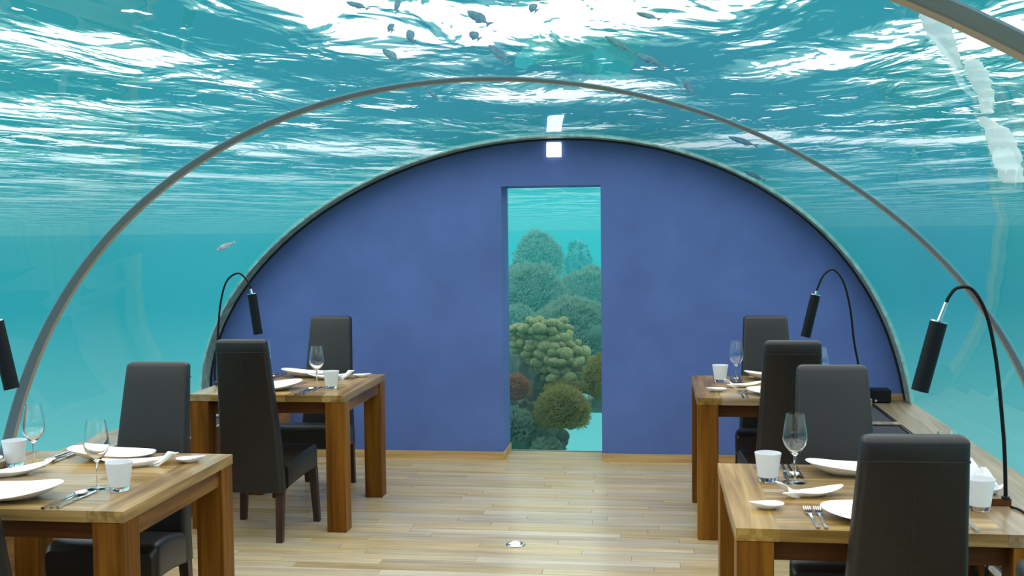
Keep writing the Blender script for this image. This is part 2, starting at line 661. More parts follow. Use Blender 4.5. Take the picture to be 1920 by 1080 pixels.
ords = ['first', 'second', 'third', 'fourth', 'fifth', 'sixth', 'seventh', 'eighth', 'ninth', 'tenth', 'eleventh', 'twelfth',
        'thirteenth', 'fourteenth', 'fifteenth', 'sixteenth', 'seventeenth', 'eighteenth', 'nineteenth', 'twentieth']
for k, (a, b) in enumerate(baysR):
    if k < 5:
        grille(gx0, gx1, a, b, 'dark slatted vent grille in the right ledge, %s from the blue wall' % ords[k])
for k, (a, b) in enumerate(baysL):
    if k in (1, 2, 3):
        grille(hx0, hx1, a, b, 'dark slatted vent grille in the left ledge, %s from the blue wall' % ords[k])

tr6 = MB().box(1.12, 1.70, D - .014, D - .0005, LZ, LZ + .042)
tag(link('baseboard_ledge', tr6.mesh('baseboard_ledge', M['skirting'])), kind='structure')
tr7 = MB().box(-3.2, -2.64, D - .014, D - .0005, LZ, LZ + .042)
tag(link('baseboard_ledge_left', tr7.mesh('baseboard_ledge_left', M['skirting'])), kind='structure')

# ------------------------------------------------------------------ the sea outside
sea = MB().add([(-700, -700, 3.75), (700, -700, 3.75), (700, 700, 3.75), (-700, 700, 3.75)], [(0, 1, 2, 3)])
sea_o = link('sea_surface', sea.mesh('sea_surface', M['sea']))
tag(sea_o, 'rippling sea surface seen from below over the whole vault', 'water', kind='stuff')
hz = MB().box(-4.5, 2.0, D + REV + .45, 19, -3.0, 2.25)
tag(link('hazy_water', hz.mesh('hazy_water', M['haze'])), 'hazy turquoise lagoon water around the reef behind the window', 'water', kind='stuff')

# ------------------------------------------------------------------ wall sign, floor light, speaker
s_ = empty('wall_plate', (-0.681, D, 2.1475))
tag(s_, 'small square white plate on the blue wall above the tall window', 'plate')
part('cover', MB().bbox(-.0515, .0515, -.022, -.0005, 0, .103, .003).mesh('cover', M['sign_white'], 30), s_)
part('button', MB().bbox(-.008, .008, -.025, -.0225, .044, .060, .001).mesh('button', M['sign_white'], 30), s_)

fl = empty('floor_light', (-.711, 5.50, 0.0))
tag(fl, 'round chrome uplight set in the floor of the aisle', 'light')
part('ring', MB().lathe([(.030, .0006), (.049, .0006), (.050, .003), (.046, .006), (.036, .006), (.031, .004)], 32).mesh('ring', M['chrome'], 40), fl)
part('well', MB().lathe([(.0305, .0005), (.0305, .0012), (.001, .0012), (.001, .0005)], 24).mesh('well', M['black'], 40), fl)
part('lens', MB().lathe([(.026, .0014), (.024, .010), (.016, .016), (.004, .019)], 24).mesh('lens', M['lamp_glow'], 60), fl)

sp = empty('loudspeaker', (1.515, 7.50, LZ))
tag(sp, 'small black box loudspeaker on the right ledge beside the blue wall', 'speaker')
part('cabinet', MB().bbox(-.066, .066, -.05, .05, 0, .092, .007).mesh('cabinet', M['black'], 30), sp)
part('grille_cloth', MB().bbox(-.060, .060, -.055, -.0505, .008, .087, .002).mesh('grille_cloth', M['black_rubber'], 30), sp)
part('badge', MB().lathe([(.0005, 0), (.008, 0), (.008, .002), (.0005, .002)], 12).mesh('badge', M['chrome'], 40), sp, loc=(-.035, -.0555, .018), rot=(math.pi / 2, 0, 0))


# ------------------------------------------------------------------ dining chairs
def rrect(hx, hy, r, n=3):
    pts = []
    for cx, cy, a0 in ((hx - r, hy - r, 0), (-hx + r, hy - r, 90), (-hx + r, -hy + r, 180), (hx - r, -hy + r, 270)):
        for k in range(n + 1):
            a = math.radians(a0 + 90 * k / n)
            pts.append((cx + r * math.cos(a), cy + r * math.sin(a)))
    return pts


def make_chair():
    """seat side faces +y; rear of the back at y = 0"""
    c = empty('dining_chair')
    tag(c, 'x', 'chair', 'high backed dark leather dining chairs')
    R = []
    for k in range(15):
        u = k / 14
        z = .265 + .800 * u
        hw = .172 - .037 * u ** 1.1
        th = .046 - .014 * u
        y = .046 - .118 * max(0, (u - .1) / .9) ** 1.35
        R.append([(x, y + yy_, z) for x, yy_ in rrect(hw, th, .018)])
    # rounded top roll
    for z, i in ((1.074, .004), (1.081, .011), (1.084, .02)):
        R.append([(x, y + yy_, z) for x, yy_ in rrect(hw - i, th - i, .012)])
    b = MB().loft(R)
    part('backrest', b.mesh('backrest', M['leather'], 50), c)

    def backy(z):
        u = (z - .265) / .8
        return .046 - .118 * max(0, (u - .1) / .9) ** 1.35 - (.046 - .014 * u)
    zs = 1.018
    sb = MB().box(-.134, .134, backy(zs) - .0018, backy(zs) + .004, zs - .0025, zs + .0025)
    R = []
    for k in range(9):
        z = .27 + (zs - .275) * k / 8
        R.append([(-.0012, backy(z) - .0010, z), (.0012, backy(z) - .0010, z), (.0012, backy(z) + .006, z), (-.0012, backy(z) + .006, z)])
    sb.loft(R)
    part('seam', sb.mesh('seam', M['seam']), c)
    R = []
    for k in range(17):
        u = k / 16
        y = .093 + .385 * u
        hw = .178 + .052 * u
        zt = .398 + .052 * math.sin(min(1, u * 1.15) * math.pi / 2) - (.012 * max(0, (u - .8) / .2) ** 2)
        zb = .262 + .038 * math.sin(u * math.pi * .62)
        ins = 0
        if k == 16:
            ins = .016
        if k == 15:
            ins = .004
        cz, hz_ = (zt + zb) / 2, (zt - zb) / 2
        R.append([(x, y, cz + z) for x, z in rrect(hw - ins, hz_ - ins, .024)])
    part('seat', MB().loft(R).mesh('seat', M['leather'], 50), c)
    for sx_ in (-1, 1):
        def leg(x0, y0, x1, y1, zt, h0, h1):
            return MB().loft([[(x1 + a * h1, y1 + b_ * h1, 0.0) for a, b_ in ((-1, -1), (1, -1), (1, 1), (-1, 1))],
                              [(x0 + a * h0, y0 + b_ * h0, zt) for a, b_ in ((-1, -1), (1, -1), (1, 1), (-1, 1))]])
        part('leg', leg(sx_ * .150, .046, sx_ * .152, .016, .275, .021, .0165).mesh('rear_leg', M['chair_leg']), c)
        part('leg', leg(sx_ * .200, .445, sx_ * .217, .452, .312, .021, .0165).mesh('front_leg', M['chair_leg']), c)
    return c


LC, RC = -2.114, 0.690     # table centre lines
chair0 = make_chair()
chairs = [
    (-2.106, 5.412, 0.0, 'dark leather chair with its back to the camera at the rear left table'),
    (-2.10, 6.83, math.pi, 'dark leather chair facing the camera beyond the rear left table'),
    (-2.092, 4.29, math.pi, 'dark leather chair facing the camera beyond the front left table'),
    (-2.085, 2.96, 0.02, 'dark leather chair cut off at the bottom left corner of the picture'),
    (0.70, 6.83, math.pi, 'dark leather chair facing the camera beyond the rear right table'),
    (0.672, 5.42, 0.0, 'dark leather chair with its back to the camera at the rear right table'),
    (0.700, 4.30, math.pi, 'grey sheened leather chair facing the camera beyond the front right table'),
    (0.668, 2.955, 0.03, 'large dark leather chair with its back to the camera at the front right table'),
    (0.715, 1.725, math.pi, 'grey leather chair back cut off at the bottom right corner of the picture'),
]
for i, (x, y, r, lb) in enumerate(chairs):
    if i == 0:
        chair0.location = (x, y, 0)
        chair0.rotation_euler = (0, 0, r)
        chair0['label'] = lb
    else:
        clone(chair0, (x, y, 0), r, lb)


# ------------------------------------------------------------------ tables
def make_table(xin, yf, side, label):
    """xin = aisle-side edge, side = +1 when the table runs to the right of it"""
    w, d, zt, th = .88, .897, .75, .037
    tb = empty('dining_table', (xin + side * w / 2, yf + d / 2, 0))
    tag(tb, label, 'table', 'square teak dining tables')
    hx, hy = w / 2, d / 2
    rr = random.Random(int(1000 * abs(xin) + 10 * yf))
    for s in (-1, 1):
        board('end_board', 'top_y', min(s * hx, s * (hx - .124)), max(s * hx, s * (hx - .124)), -hy, hy, zt - th, zt, tb)
    n = 7
    for k in range(n):
        y0 = -hy + d * k / n
        y1 = -hy + d * (k + 1) / n
        cut = rr.uniform(-.15, .15)
        segs = [(-hx + .1245, hx - .1245)] if k % 3 else [(-hx + .1245, cut), (cut + .0006, hx - .1245)]
        for a, b in segs:
            board('plank', 'top_x', a, b, y0 + .0004, y1 - .0004, zt - th, zt - rr.random() * .0004, tb)
    L = .107
    lm = MB().bbox(-L / 2, L / 2, -L / 2, L / 2, 0, zt - th - .0005, .002).mesh('leg', M['leg'])
    for sx_ in (-1, 1):
        for sy in (-1, 1):
            part('leg', lm, tb, loc=(sx_ * (hx - L / 2 - .002), sy * (hy - L / 2 - .002), 0))
    for sy in (-1, 1):
        board('apron', 'apron_x', -hx + L + .003, hx - L - .003, min(sy * (hy - .060), sy * (hy - .086)), max(sy * (hy - .060), sy * (hy - .086)), .642, zt - th - .0005, tb)
    for sx_ in (-1, 1):
        board('apron', 'apron_y', min(sx_ * (hx - .014), sx_ * (hx - .04)), max(sx_ * (hx - .014), sx_ * (hx - .04)), -hy + L + .003, hy - L - .003, .645, zt - th - .0005, tb)
    return tb


TABLES = {
    'front left': (-1.6588, 3.1879, -1), 'rear left': (-1.6528, 5.6383, -1),
    'rear right': (0.2296, 5.6717, 1), 'front right': (0.2388, 3.1693, 1)}
for nm, (xi, yf, sd) in TABLES.items():
    make_table(xi, yf, sd, 'square teak table with thick legs, the %s one of the four' % nm)


# ------------------------------------------------------------------ tableware
def dish(outline, rim, depth, foot=0.55, n=6):
    """free-form shallow dish: outline = closed xy points, rim(i) = rim height"""
    cx = sum(p[0] for p in outline) / len(outline)
    cy = sum(p[1] for p in outline) / len(outline)
    m_ = len(outline)
    R = []
    # underside from foot to rim, then inside back to the middle
    for u in (0.02, foot * .98, foot, .80, .94, 1.0):
        w = max(0, (u - foot) / (1 - foot))
        R.append([(cx + (x - cx) * u, cy + (y - cy) * u, rim(i) * (w ** 1.3) if u > foot else 0.0) for i, (x, y) in enumerate(outline)])
    for u in (.985, .93, .80, .60, .35, .05):
        w = u ** 2.6
        R.append([(cx + (x - cx) * u, cy + (y - cy) * u, depth + (rim(i) + .003 - depth) * w) for i, (x, y) in enumerate(outline)])
    return MB().loft(R)


def plate_mesh():
    pts = []
    n = 48
    for k in range(n):
        a = 2 * math.pi * k / n
        r = 1 + .10 * math.cos(2 * a + .5) + .05 * math.cos(3 * a - .9)
        ca, sa = math.cos(a), math.sin(a)
        pts.append((.158 * r * math.copysign(abs(ca) ** .86, ca), .118 * r * math.copysign(abs(sa) ** .86, sa)))
    return dish(pts, lambda i: .032 + .011 * math.cos(2 * math.pi * i / n - .5) + .006 * math.cos(4 * math.pi * i / n), .008, .5).mesh('plate', M['china'], 50)


def fish_dish_mesh():
    ctrl = [(-.128, .066), (-.092, .030), (-.062, .022), (-.03, .034), (.03, .044), (.08, .038), (.118, .016), (.128, -.004),
            (.105, -.028), (.05, -.045), (-.01, -.048), (-.06, -.032), (-.10, -.034), (-.150, -.052), (-.158, -.046), (-.112, -.010), (-.120, .014), (-.142, .058)]
    n = len(ctrl)
    pts = []
    for i in range(n):
        p0, p1, p2, p3 = (Vector(ctrl[(i + k - 1) % n]) for k in range(4))
        for q in range(3):
            t_ = q / 3
            pts.append(tuple(.5 * ((2 * p1) + (p2 - p0) * t_ + (2 * p0 - 5 * p1 + 4 * p2 - p3) * t_ ** 2 + (3 * p1 - p0 - 3 * p2 + p3) * t_ ** 3)))

    def rim(i):
        x, y = pts[i]
        return .020 + .020 * (x / .13) ** 2 * (1 if x > 0 else .35) + (.024 if (x < -.08 and y > 0) else 0) * min(1, (-x - .08) / .04)
    return dish(pts, rim, .006, .45).mesh('fish_dish', M['china'], 50)


def leaf_mesh():
    pts = []
    n = 36
    for k in range(n):
        a = 2 * math.pi * k / n
        x = .056 * math.cos(a)
        y = .030 * math.sin(a) * (1 - .38 * math.cos(a) * -1 * 1) * (1.0)
        if math.cos(a) < 0:
            y *= (1 - .55 * (-math.cos(a)) ** 1.5)
        pts.append((x, y))
    return dish(pts, lambda i: .016 + .006 * max(0, -math.cos(2 * math.pi * i / n)), .005, .45).mesh('leaf_dish', M['china'], 50)


def thing_mesh(name, me, cat, group):
    o = link(name, me)
    tag(o, 'x', cat, group)
    return o


P = {}
P['plate'] = thing_mesh('plate', plate_mesh(), 'plate', 'large white plates')
P['fish'] = thing_mesh('fish_dish', fish_dish_mesh(), 'dish', 'white fish shaped dishes')
P['leaf'] = thing_mesh('leaf_dish', leaf_mesh(), 'dish', 'small white leaf shaped dishes')

g = empty('wine_glass')
tag(g, 'x', 'glass', 'wine glasses')
outer = [(.0045, .092), (.010, .097), (.024, .112), (.0375, .132), (.0425, .150), (.0405, .175), (.036, .205), (.0305, .238)]
inner = [(.0295, .238), (.0350, .205), (.0394, .175), (.0412, .150), (.0362, .133), (.0228, .114), (.008, .100), (.001, .098)]
part('bowl', MB().lathe(outer + inner, 32).mesh('bowl', M['glass'], 60), g)
part('stem', MB().lathe([(.0062, .0065), (.0042, .016), (.0036, .05), (.0040, .085), (.0048, .0915)], 14).mesh('stem', M['glass'], 60), g)
part('foot', MB().lathe([(.001, 0), (.040, 0), (.0405, .0015), (.030, .0025), (.010, .0048), (.001, .006)], 32).mesh('foot', M['glass'], 60), g)
P['wine'] = g
g = empty('tumbler')
tag(g, 'x', 'glass', 'frosted white tumblers')
part('body', MB().lathe([(.001, .016), (.0335, .016), (.039, .055), (.0455, .098), (.0435, .098), (.037, .055), (.0315, .020), (.001, .020)], 32).mesh('body', M['frost'], 50), g)
part('glass_base', MB().lathe([(.001, 0), (.0300, 0), (.0318, .002), (.0333, .0155), (.001, .0155)], 32).mesh('glass_base', M['glass'], 50), g)
P['tum'] = g
g = empty('fork')
tag(g, 'x', 'fork', 'steel forks')
part('handle', MB().loft([[(x, y, z) for x, z in ((-w, .001), (w, .001), (w, .001 + h), (-w, .001 + h))] for y, w, h in
                          ((-.11, .0052, .004), (-.02, .0042, .004), (.025, .0030, .005), (.036, .0055, .008))]).mesh('handle', M['steel'], 40), g)
b = MB()
for k in range(4):
    x = -.0095 + k * .00633
    b.loft([[(x + a * .0017, y, z + c_ * .0012) for a, c_ in ((-1, -1), (1, -1), (1, 1), (-1, 1))] for y, z in ((.058, .0075), (.085, .006), (.108, .011))])
b.loft([[(-w, y, z - .0013), (w, y, z - .0013), (w, y, z + .0013), (-w, y, z + .0013)] for y, w, z in ((.034, .0045, .0075), (.048, .0115, .0078), (.062, .0115, .0075))])
part('tines', b.mesh('tines', M['steel']), g)
P['fork'] = g
g = empty('knife')
tag(g, 'x', 'knife', 'steel knives')
part('handle', MB().loft([[(x, y, z) for x, z in ((-w, .001), (w, .001), (w, .007), (-w, .007))] for y, w in ((-.12, .0055), (.0, .0045))]).mesh('handle', M['steel']), g)
part('blade', MB().loft([[(-.004, y, .003), (w, y, .0035), (w, y, .0045), (-.004, y, .005)] for y, w in ((.0005, .004), (.03, .0095), (.085, .0095), (.118, .001))]).mesh('blade', M['steel'], 40), g)
P['knife'] = g
g = empty('spoon')
tag(g, 'x', 'spoon', 'steel spoons')
part('handle', MB().loft([[(x, y, z) for x, z in ((-w, .001), (w, .001), (w, .001 + h), (-w, .001 + h))] for y, w, h in
                          ((-.11, .0052, .004), (-.02, .0042, .004), (.03, .0028, .006), (.048, .004, .009))]).mesh('handle', M['steel'], 40), g)
op = [(.0195 * math.sin(2 * math.pi * k / 24) * (1 - .12 * math.cos(2 * math.pi * k / 24)), .078 + .031 * math.cos(2 * math.pi * k / 24)) for k in range(24)]
part('bowl', dish(op, lambda i: .0085, .002, .3).mesh('spoon_bowl', M['steel'], 60), g)
P['spoon'] = g

used = set()
GR = {'plate': 'large white plates', 'fish': 'white fish shaped dishes'}


def put(kind, x, y, rz, label, z=0.7502):
    if kind not in used:
        used.add(kind)
        o = P[kind]
        o.location = (x, y, z)
        o.rotation_euler = (0, 0, rz)
        o['label'] = label
        return o
    return clone(P[kind], (x, y, z), rz, label)


# seat-local layout: x to the diner's right, y towards the table centre
DEF = {
    'plate': [(-.02, -.305, .06, 'large white plate')],
    'fish': [(-.175, -.035, .32, 'white fish shaped dish with forked tail')],
    'leaf': [(-.345, -.215, .15, 'small white leaf shaped dish')],
    'fork': [(-.222, -.325, .02, 'outer steel fork'), (-.195, -.325, -.02, 'inner steel fork')],
    'knife': [(.178, -.325, .02, 'inner steel knife'), (.226, -.310, -.03, 'outer steel knife')],
    'spoon': [(.202, -.325, 0, 'steel spoon')],
    'wine': [(.211, -.155, 0, 'clear wine glass')],
    'tum': [(.300, -.172, 0, 'frosted white tumbler with clear base')],
}


def setting(tname, seat, skip=(), over=None):
    xi, yf, sd = TABLES[tname]
    cx, cy = xi + sd * .455, yf + .4485
    rot = 0 if seat == 'near' else math.pi
    where = '%s seat of the %s table' % (seat, tname)
    for kind, L in DEF.items():
        if kind in skip:
            continue
        L = (over or {}).get(kind, L)
        for n_, (x, y, r, lb) in enumerate(L):
            if kind + str(n_) in skip:
                continue
            if rot:
                px, py = cx - x, cy - y
            else:
                px, py = cx + x, cy + y
            ob = put(kind, px, py, r + rot, '%s at the %s' % (lb, where))
            k_ = .80 if kind == 'fish' and 'right' in tname else 1.0
            ob.scale = (k_, k_, k_)


setting('front left', 'near', skip=('leaf', 'fork'), over={'fish': [(-.20, .015, .75, DEF['fish'][0][3])]})
setting('front left', 'far', over={'fish': [(-.175, -.195, 0.50, DEF['fish'][0][3])], 'leaf': [(-.352, -.285, .3, DEF['leaf'][0][3])], 'plate': [(-.02, -.325, .10, DEF['plate'][0][3])]})
setting('rear left', 'near', skip=('leaf', 'fork', 'fish'), over={'plate': [(-.03, -.24, .35, DEF['plate'][0][3])]})
setting('rear left', 'far', over={'fish': [(-.175, -.195, .5, DEF['fish'][0][3])], 'leaf': [(-.35, -.30, .3, DEF['leaf'][0][3])], 'plate': [(-.01, -.335, .06, DEF['plate'][0][3])]})
setting('rear right', 'near', skip=('knife', 'spoon', 'tum'))
setting('rear right', 'far', skip=('fork', 'leaf', 'fish'))
setting('front right', 'near', skip=('knife0', 'spoon'))
setting('front right', 'far', skip=('fork', 'leaf', 'fish'))


# ------------------------------------------------------------------ table side boxes, saucers with napkins, lamps
def saucer_mesh():
    n = 36
    pts = [(.043 * math.cos(2 * math.pi * k / n) * (1.25 if k in (0, 1, n - 1) else 1.0), .043 * math.sin(2 * math.pi * k / n)) for k in range(n)]
    return dish(pts, lambda i: .020 + (.008 if i in (0, 1, n - 1) else 0), .005, .5).mesh('saucer', M['china'], 50)


def napkin_mesh():
    n = 40
    R = []
    for q, (r, z) in enumerate(((.030, .0), (.036, .012), (.034, .030), (.026, .046), (.016, .060), (.006, .070))):
        ring = []
        for k in range(n):
            a = 2 * math.pi * k / n
            w = 1 + (.22 if q else .05) * abs(math.sin(2.5 * a + q * .35)) - .1
            ring.append((r * w * math.cos(a) - .008 * q / 5, r * w * math.sin(a), z + .010 * math.sin(3 * a + 1) * (q / 5)))
        R.append(ring)
    return MB().loft(R).mesh('napkin', M['linen'], 25)


sm, nm_ = saucer_mesh(), napkin_mesh()
for tname, (xi, yf, sd) in TABLES.items():
    cx, cy = xi + sd * .455, yf + .4485
    bx = empty('table_caddy', (cx + sd * .365, cy + .015, .7502))
    tag(bx, 'low teak block on the outer edge of the %s table' % tname, 'block', 'teak blocks on the tables')
    part('block', MB().bbox(-.045, .045, -.135, .145, 0, .025, .0015).mesh('block', M['top_y']), bx)
    part('block_edge', MB().box(-.0455, .0455, -.1362, -.1352, .001, .0235).mesh('block_edge', M['apron_x']), bx)
    for k, (dx, dy) in enumerate(((.0, -.075), (-.01, .075))):
        if tname == 'front left' and k == 0:
            continue
        w_ = ('front', 'rear')[k]
        o_ = link('saucer', sm, loc=(cx + sd * (.355 + dx), cy + .015 + dy, .7755), rot=(0, 0, 0 if sd > 0 else math.pi))
        tag(o_, 'small white saucer with pinched lip, %s one on the block of the %s table' % (w_, tname), 'saucer', 'saucers on the teak blocks')
        if tname != 'front left':
            o_ = link('napkin', nm_, loc=(cx + sd * (.352 + dx), cy + .015 + dy, .7815), rot=(0, 0, 1.1 * k + .4))
            tag(o_, 'folded white napkin standing in the %s saucer on the block of the %s table' % (w_, tname), 'napkin', 'folded napkins')


def bez(pts, per=8):
    out = []
    n = len(pts)
    for i in range(n - 1):
        p0, p1, p2, p3 = (Vector(pts[max(0, min(n - 1, i + k - 1))]) for k in range(4))
        for q in range(per):
            t_ = q / per
            out.append(.5 * ((2 * p1) + (p2 - p0) * t_ + (2 * p0 - 5 * p1 + 4 * p2 - p3) * t_ ** 2 + (3 * p1 - p0 - 3 * p2 + p3) * t_ ** 3))
    out.append(Vector(pts[-1]))
    return out


def lamp(y, path, top, bot, label, r=.0265):
    """path: x,z of the gooseneck from foot to its end, top/bot: axis of the tube head (all in world x,z)"""
    x0, z0 = path[0]
    L = empty('gooseneck_lamp', (x0, y, z0))
    tag(L, label, 'lamp', 'black gooseneck table lamps')
    f = lambda p: (p[0] - x0, 0, p[1] - z0)
    pts = bez([f(p) for p in path])
    part('gooseneck', MB().tube(pts, .0062, 10, .0052).mesh('gooseneck', M['black_rubber'], 60), L)
    part('foot', MB().lathe([(.001, .0), (.013, .0), (.013, .004), (.007, .007), (.001, .007)], 20).mesh('foot', M['black'], 40), L)
    a, b_ = Vector(f(top)), Vector(f(bot))
    d = (b_ - a)
    ln = d.length
    h = part('lamp_head', MB().lathe([(.001, 0), (r - .002, 0), (r, .002), (r, ln), (r - .003, ln), (r - .003, ln - .02), (.001, ln - .02)], 28).mesh('lamp_head', M['black'], 40), L,
             loc=a, rot=d.to_track_quat('Z', 'Y').to_euler())
    part('cap_ring', MB().lathe([(r - .006, -.0012), (r + .0008, -.0012), (r + .0008, .0035), (r + .0002, .0035), (r - .006, -.0005)], 28).mesh('cap_ring', M['chrome'], 40), h)
    part('lens', MB().lathe([(.001, ln - .019), (r - .0035, ln - .019), (r - .0035, ln - .016), (.001, ln - .016)], 20).mesh('lens', M['china'], 40), h)
    e_ = Vector(f(path[-1]))
    part('socket', MB().tube([a, a + (e_ - a) * .5, e_ + (e_ - a) * .12], .0078, 12, .0068).mesh('socket', M['chrome'], 50), L)
    kn = a + Vector((.03, -.006, -.006))
    return L


lamp(3.50, [(1.088, .7755), (1.084, .90), (1.077, 1.0), (1.056, 1.199), (1.026, 1.345), (.983, 1.425), (.938, 1.431), (.914, 1.405), (.903, 1.380)], (.884, 1.328), (.828, 1.109),
     'black gooseneck lamp on the front right table, its tube head tilted left')
lamp(6.03, [(1.112, .7755), (1.105, .885), (1.082, 1.015), (1.062, 1.186), (1.027, 1.330), (.974, 1.400), (.923, 1.374), (.893, 1.312), (.883, 1.285)], (.879, 1.267), (.826, 1.036),
     'black gooseneck lamp on the rear right table in front of the blue wall')
lamp(6.00, [(-2.535, .7755), (-2.528, .90), (-2.512, 1.012), (-2.490, 1.217), (-2.448, 1.355), (-2.376, 1.402), (-2.322, 1.356), (-2.303, 1.308)], (-2.298, 1.284), (-2.265, 1.048),
     'black gooseneck lamp on the rear left table beside the arched frame')
lamp(3.55, [(-2.508, .7755), (-2.502, .90), (-2.495, 1.0), (-2.474, 1.199), (-2.444, 1.345), (-2.401, 1.425), (-2.356, 1.431), (-2.332, 1.405), (-2.322, 1.380)], (-2.305, 1.325), (-2.252, 1.083),
     'black gooseneck lamp at the left picture edge, only its tube head in view')
cb = MB().tube(bez([(1.096, 3.475, .7545), (1.112, 3.42, .7545), (1.122, 3.33, .74), (1.122, 3.36, .60), (1.16, 3.6, .49), (1.19, 3.85, .462), (1.2, 4.05, .462)]), .004, 8)
tag(link('power_cord', cb.mesh('power_cord', M['black_rubber'], 60)), 'black power cord running from the front right lamp over the table edge', 'cord')
cb = MB().tube(bez([(1.20, 3.95, .4625), (1.15, 3.86, .50), (1.118, 3.80, .42), (1.118, 3.84, .36), (1.125, 3.95, .44), (1.19, 4.02, .4625)]), .005, 8)
tag(link('power_cord', cb.mesh('power_cord', M['black_rubber'], 60)), 'loop of black cord hanging off the right ledge under the front table', 'cord')


# ------------------------------------------------------------------ fish
def fish_mesh():
    R = []
    for u, h, w in ((0, .004, .003), (.05, .028, .016), (.14, .062, .032), (.28, .092, .044), (.42, .098, .044), (.58, .080, .034), (.74, .046, .019), (.84, .020, .010), (.9, .013, .006)):
        R.append([(.5 - u, w * math.cos(2 * math.pi * k / 14), h * math.sin(2 * math.pi * k / 14) * (1.0 if math.sin(2 * math.pi * k / 14) > 0 else 1.08)) for k in range(14)])
    return MB().loft(R).mesh('fish_body', M['fish'], 60)


def fin(poly, th=.006):
    n = len(poly)
    return MB().add([(x, -th, z) for x, z in poly] + [(x, th, z) for x, z in poly],
                    [tuple(range(n)), tuple(range(2 * n - 1, n - 1, -1))] + [(i, (i + 1) % n, n + (i + 1) % n, n + i) for i in range(n)])


fb = fish_mesh()
tailm = fin([(-.36, .012), (-.50, .085), (-.47, .0), (-.50, -.085), (-.36, -.012)]).mesh('tail_fin', M['fish_fin'])
dorm = fin([(.24, .078), (.10, .118), (-.08, .108), (-.22, .066), (-.16, .05), (.1, .08)]).mesh('dorsal_fin', M['fish_fin'])
anam = fin([(-.02, -.10), (-.12, -.128), (-.24, -.066), (-.16, -.05)]).mesh('anal_fin', M['fish_fin'])
fishes = []
FL = [  # x, y, z, length, heading (yaw), roll
    (-1.723, 6.3, 2.972, .15, 2.6, .9), (-1.67, 6.9, 2.776, .19, 2.3, 1.0), (-1.659, 8.2, 2.686, .13, 2.4, .9), (-1.522, 6.3, 2.834, .17, 1.9, .8),
    (-1.471, 6.6, 2.836, .20, 1.95, .7), (-1.458, 6.2, 2.941, .17, 1.8, .8), (-1.072, 6.6, 2.826, .18, 2.0, .8), (-1.015, 6.4, 2.894, .22, 2.25, .9),
    (-.967, 6.9, 2.764, .20, 2.3, 1.0), (-.677, 6.3, 2.918, .18, 1.85, .8), (-.445, 9.0, 2.575, .08, 1.7, .5), (-.189, 6.6, 2.742, .19, 2.6, 1.0),
    (-.019, 6.4, 2.868, .15, 2.4, 1.0), (-.005, 7.0, 2.706, .21, 2.35, 1.0), (.252, 7.6, 2.61, .17, 1.9, .7), (.701, 8.6, 2.311, .18, 3.0, .6), (.827, 9.0, 2.062, .14, 2.9, .4)]
f0 = None
for i, (x, y, z, L, hd, rl) in enumerate(FL):
    lb = 'dark fish silhouette swimming above the clear vault, %s of them from the left' % ords[i]
    if f0 is None:
        f0 = empty('fish')
        tag(f0, lb, 'fish', 'dark fish above the vault')
        part('body', fb, f0)
        part('tail_fin', tailm, f0)
        part('dorsal_fin', dorm, f0)
        part('anal_fin', anam, f0)
        f = f0
    else:
        f = clone(f0, (0, 0, 0), 0, lb)
    f.location = (x, y, z)
    f.scale = (L * 1.35, L * 1.35, L * 1.35)
    f.rotation_euler = (rl, -.35 - .1 * (i % 3), hd)
pf = empty('fish', (-3.061, 7.5, 1.548))
tag(pf, 'pale grey fish swimming alone in the water beyond the left glass', 'fish')
pb = fb.copy()
pb.materials.clear()
pb.materials.append(M['fish_pale'])
part('body', pb, pf)
for nm2, mm in (('tail_fin', tailm), ('dorsal_fin', dorm), ('anal_fin', anam)):
    c_ = mm.copy()
    c_.materials.clear()
    c_.materials.append(M['fish_pale'])
    part(nm2, c_, pf)
pf.scale = (.15, .15, .17)
pf.rotation_euler = (.15, .45, math.pi + .35)
tf = clone(f0, (-1.286, 10.0, 1.432), 2.8, 'tiny dark fish in front of the far dome coral behind the window')
tf.scale = (.04, .04, .04)

# ------------------------------------------------------------------ pale slabs added in place of a wavering bright reflection, upper right
m, t, o = mat('pale_reflection_slab')
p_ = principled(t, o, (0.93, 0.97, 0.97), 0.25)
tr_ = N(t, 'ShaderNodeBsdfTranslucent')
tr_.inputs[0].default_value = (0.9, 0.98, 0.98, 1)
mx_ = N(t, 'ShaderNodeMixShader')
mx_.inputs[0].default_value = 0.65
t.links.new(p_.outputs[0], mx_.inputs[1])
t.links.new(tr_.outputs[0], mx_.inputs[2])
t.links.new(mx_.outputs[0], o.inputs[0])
M['reflection_slab'] = m


def reflection_slab(ctr, label, seed):
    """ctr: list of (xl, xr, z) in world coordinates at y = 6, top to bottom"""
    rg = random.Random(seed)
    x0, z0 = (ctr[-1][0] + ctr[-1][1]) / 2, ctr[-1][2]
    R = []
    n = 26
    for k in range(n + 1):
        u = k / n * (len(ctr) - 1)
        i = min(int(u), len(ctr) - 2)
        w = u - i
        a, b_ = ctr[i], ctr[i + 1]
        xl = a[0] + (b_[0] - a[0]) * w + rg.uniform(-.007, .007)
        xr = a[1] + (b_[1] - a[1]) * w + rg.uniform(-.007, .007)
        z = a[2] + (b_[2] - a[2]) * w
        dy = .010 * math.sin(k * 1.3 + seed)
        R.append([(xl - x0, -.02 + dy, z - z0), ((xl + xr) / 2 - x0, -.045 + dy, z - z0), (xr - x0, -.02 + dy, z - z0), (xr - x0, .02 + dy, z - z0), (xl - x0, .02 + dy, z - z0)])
    o = link('water_reflection_slab', MB().loft(R).mesh('water_reflection_slab', M['reflection_slab'], 50), loc=(x0, 6.0, z0))
    tag(o, label, 'reflection_slab', 'pale slabs standing in for a reflection')


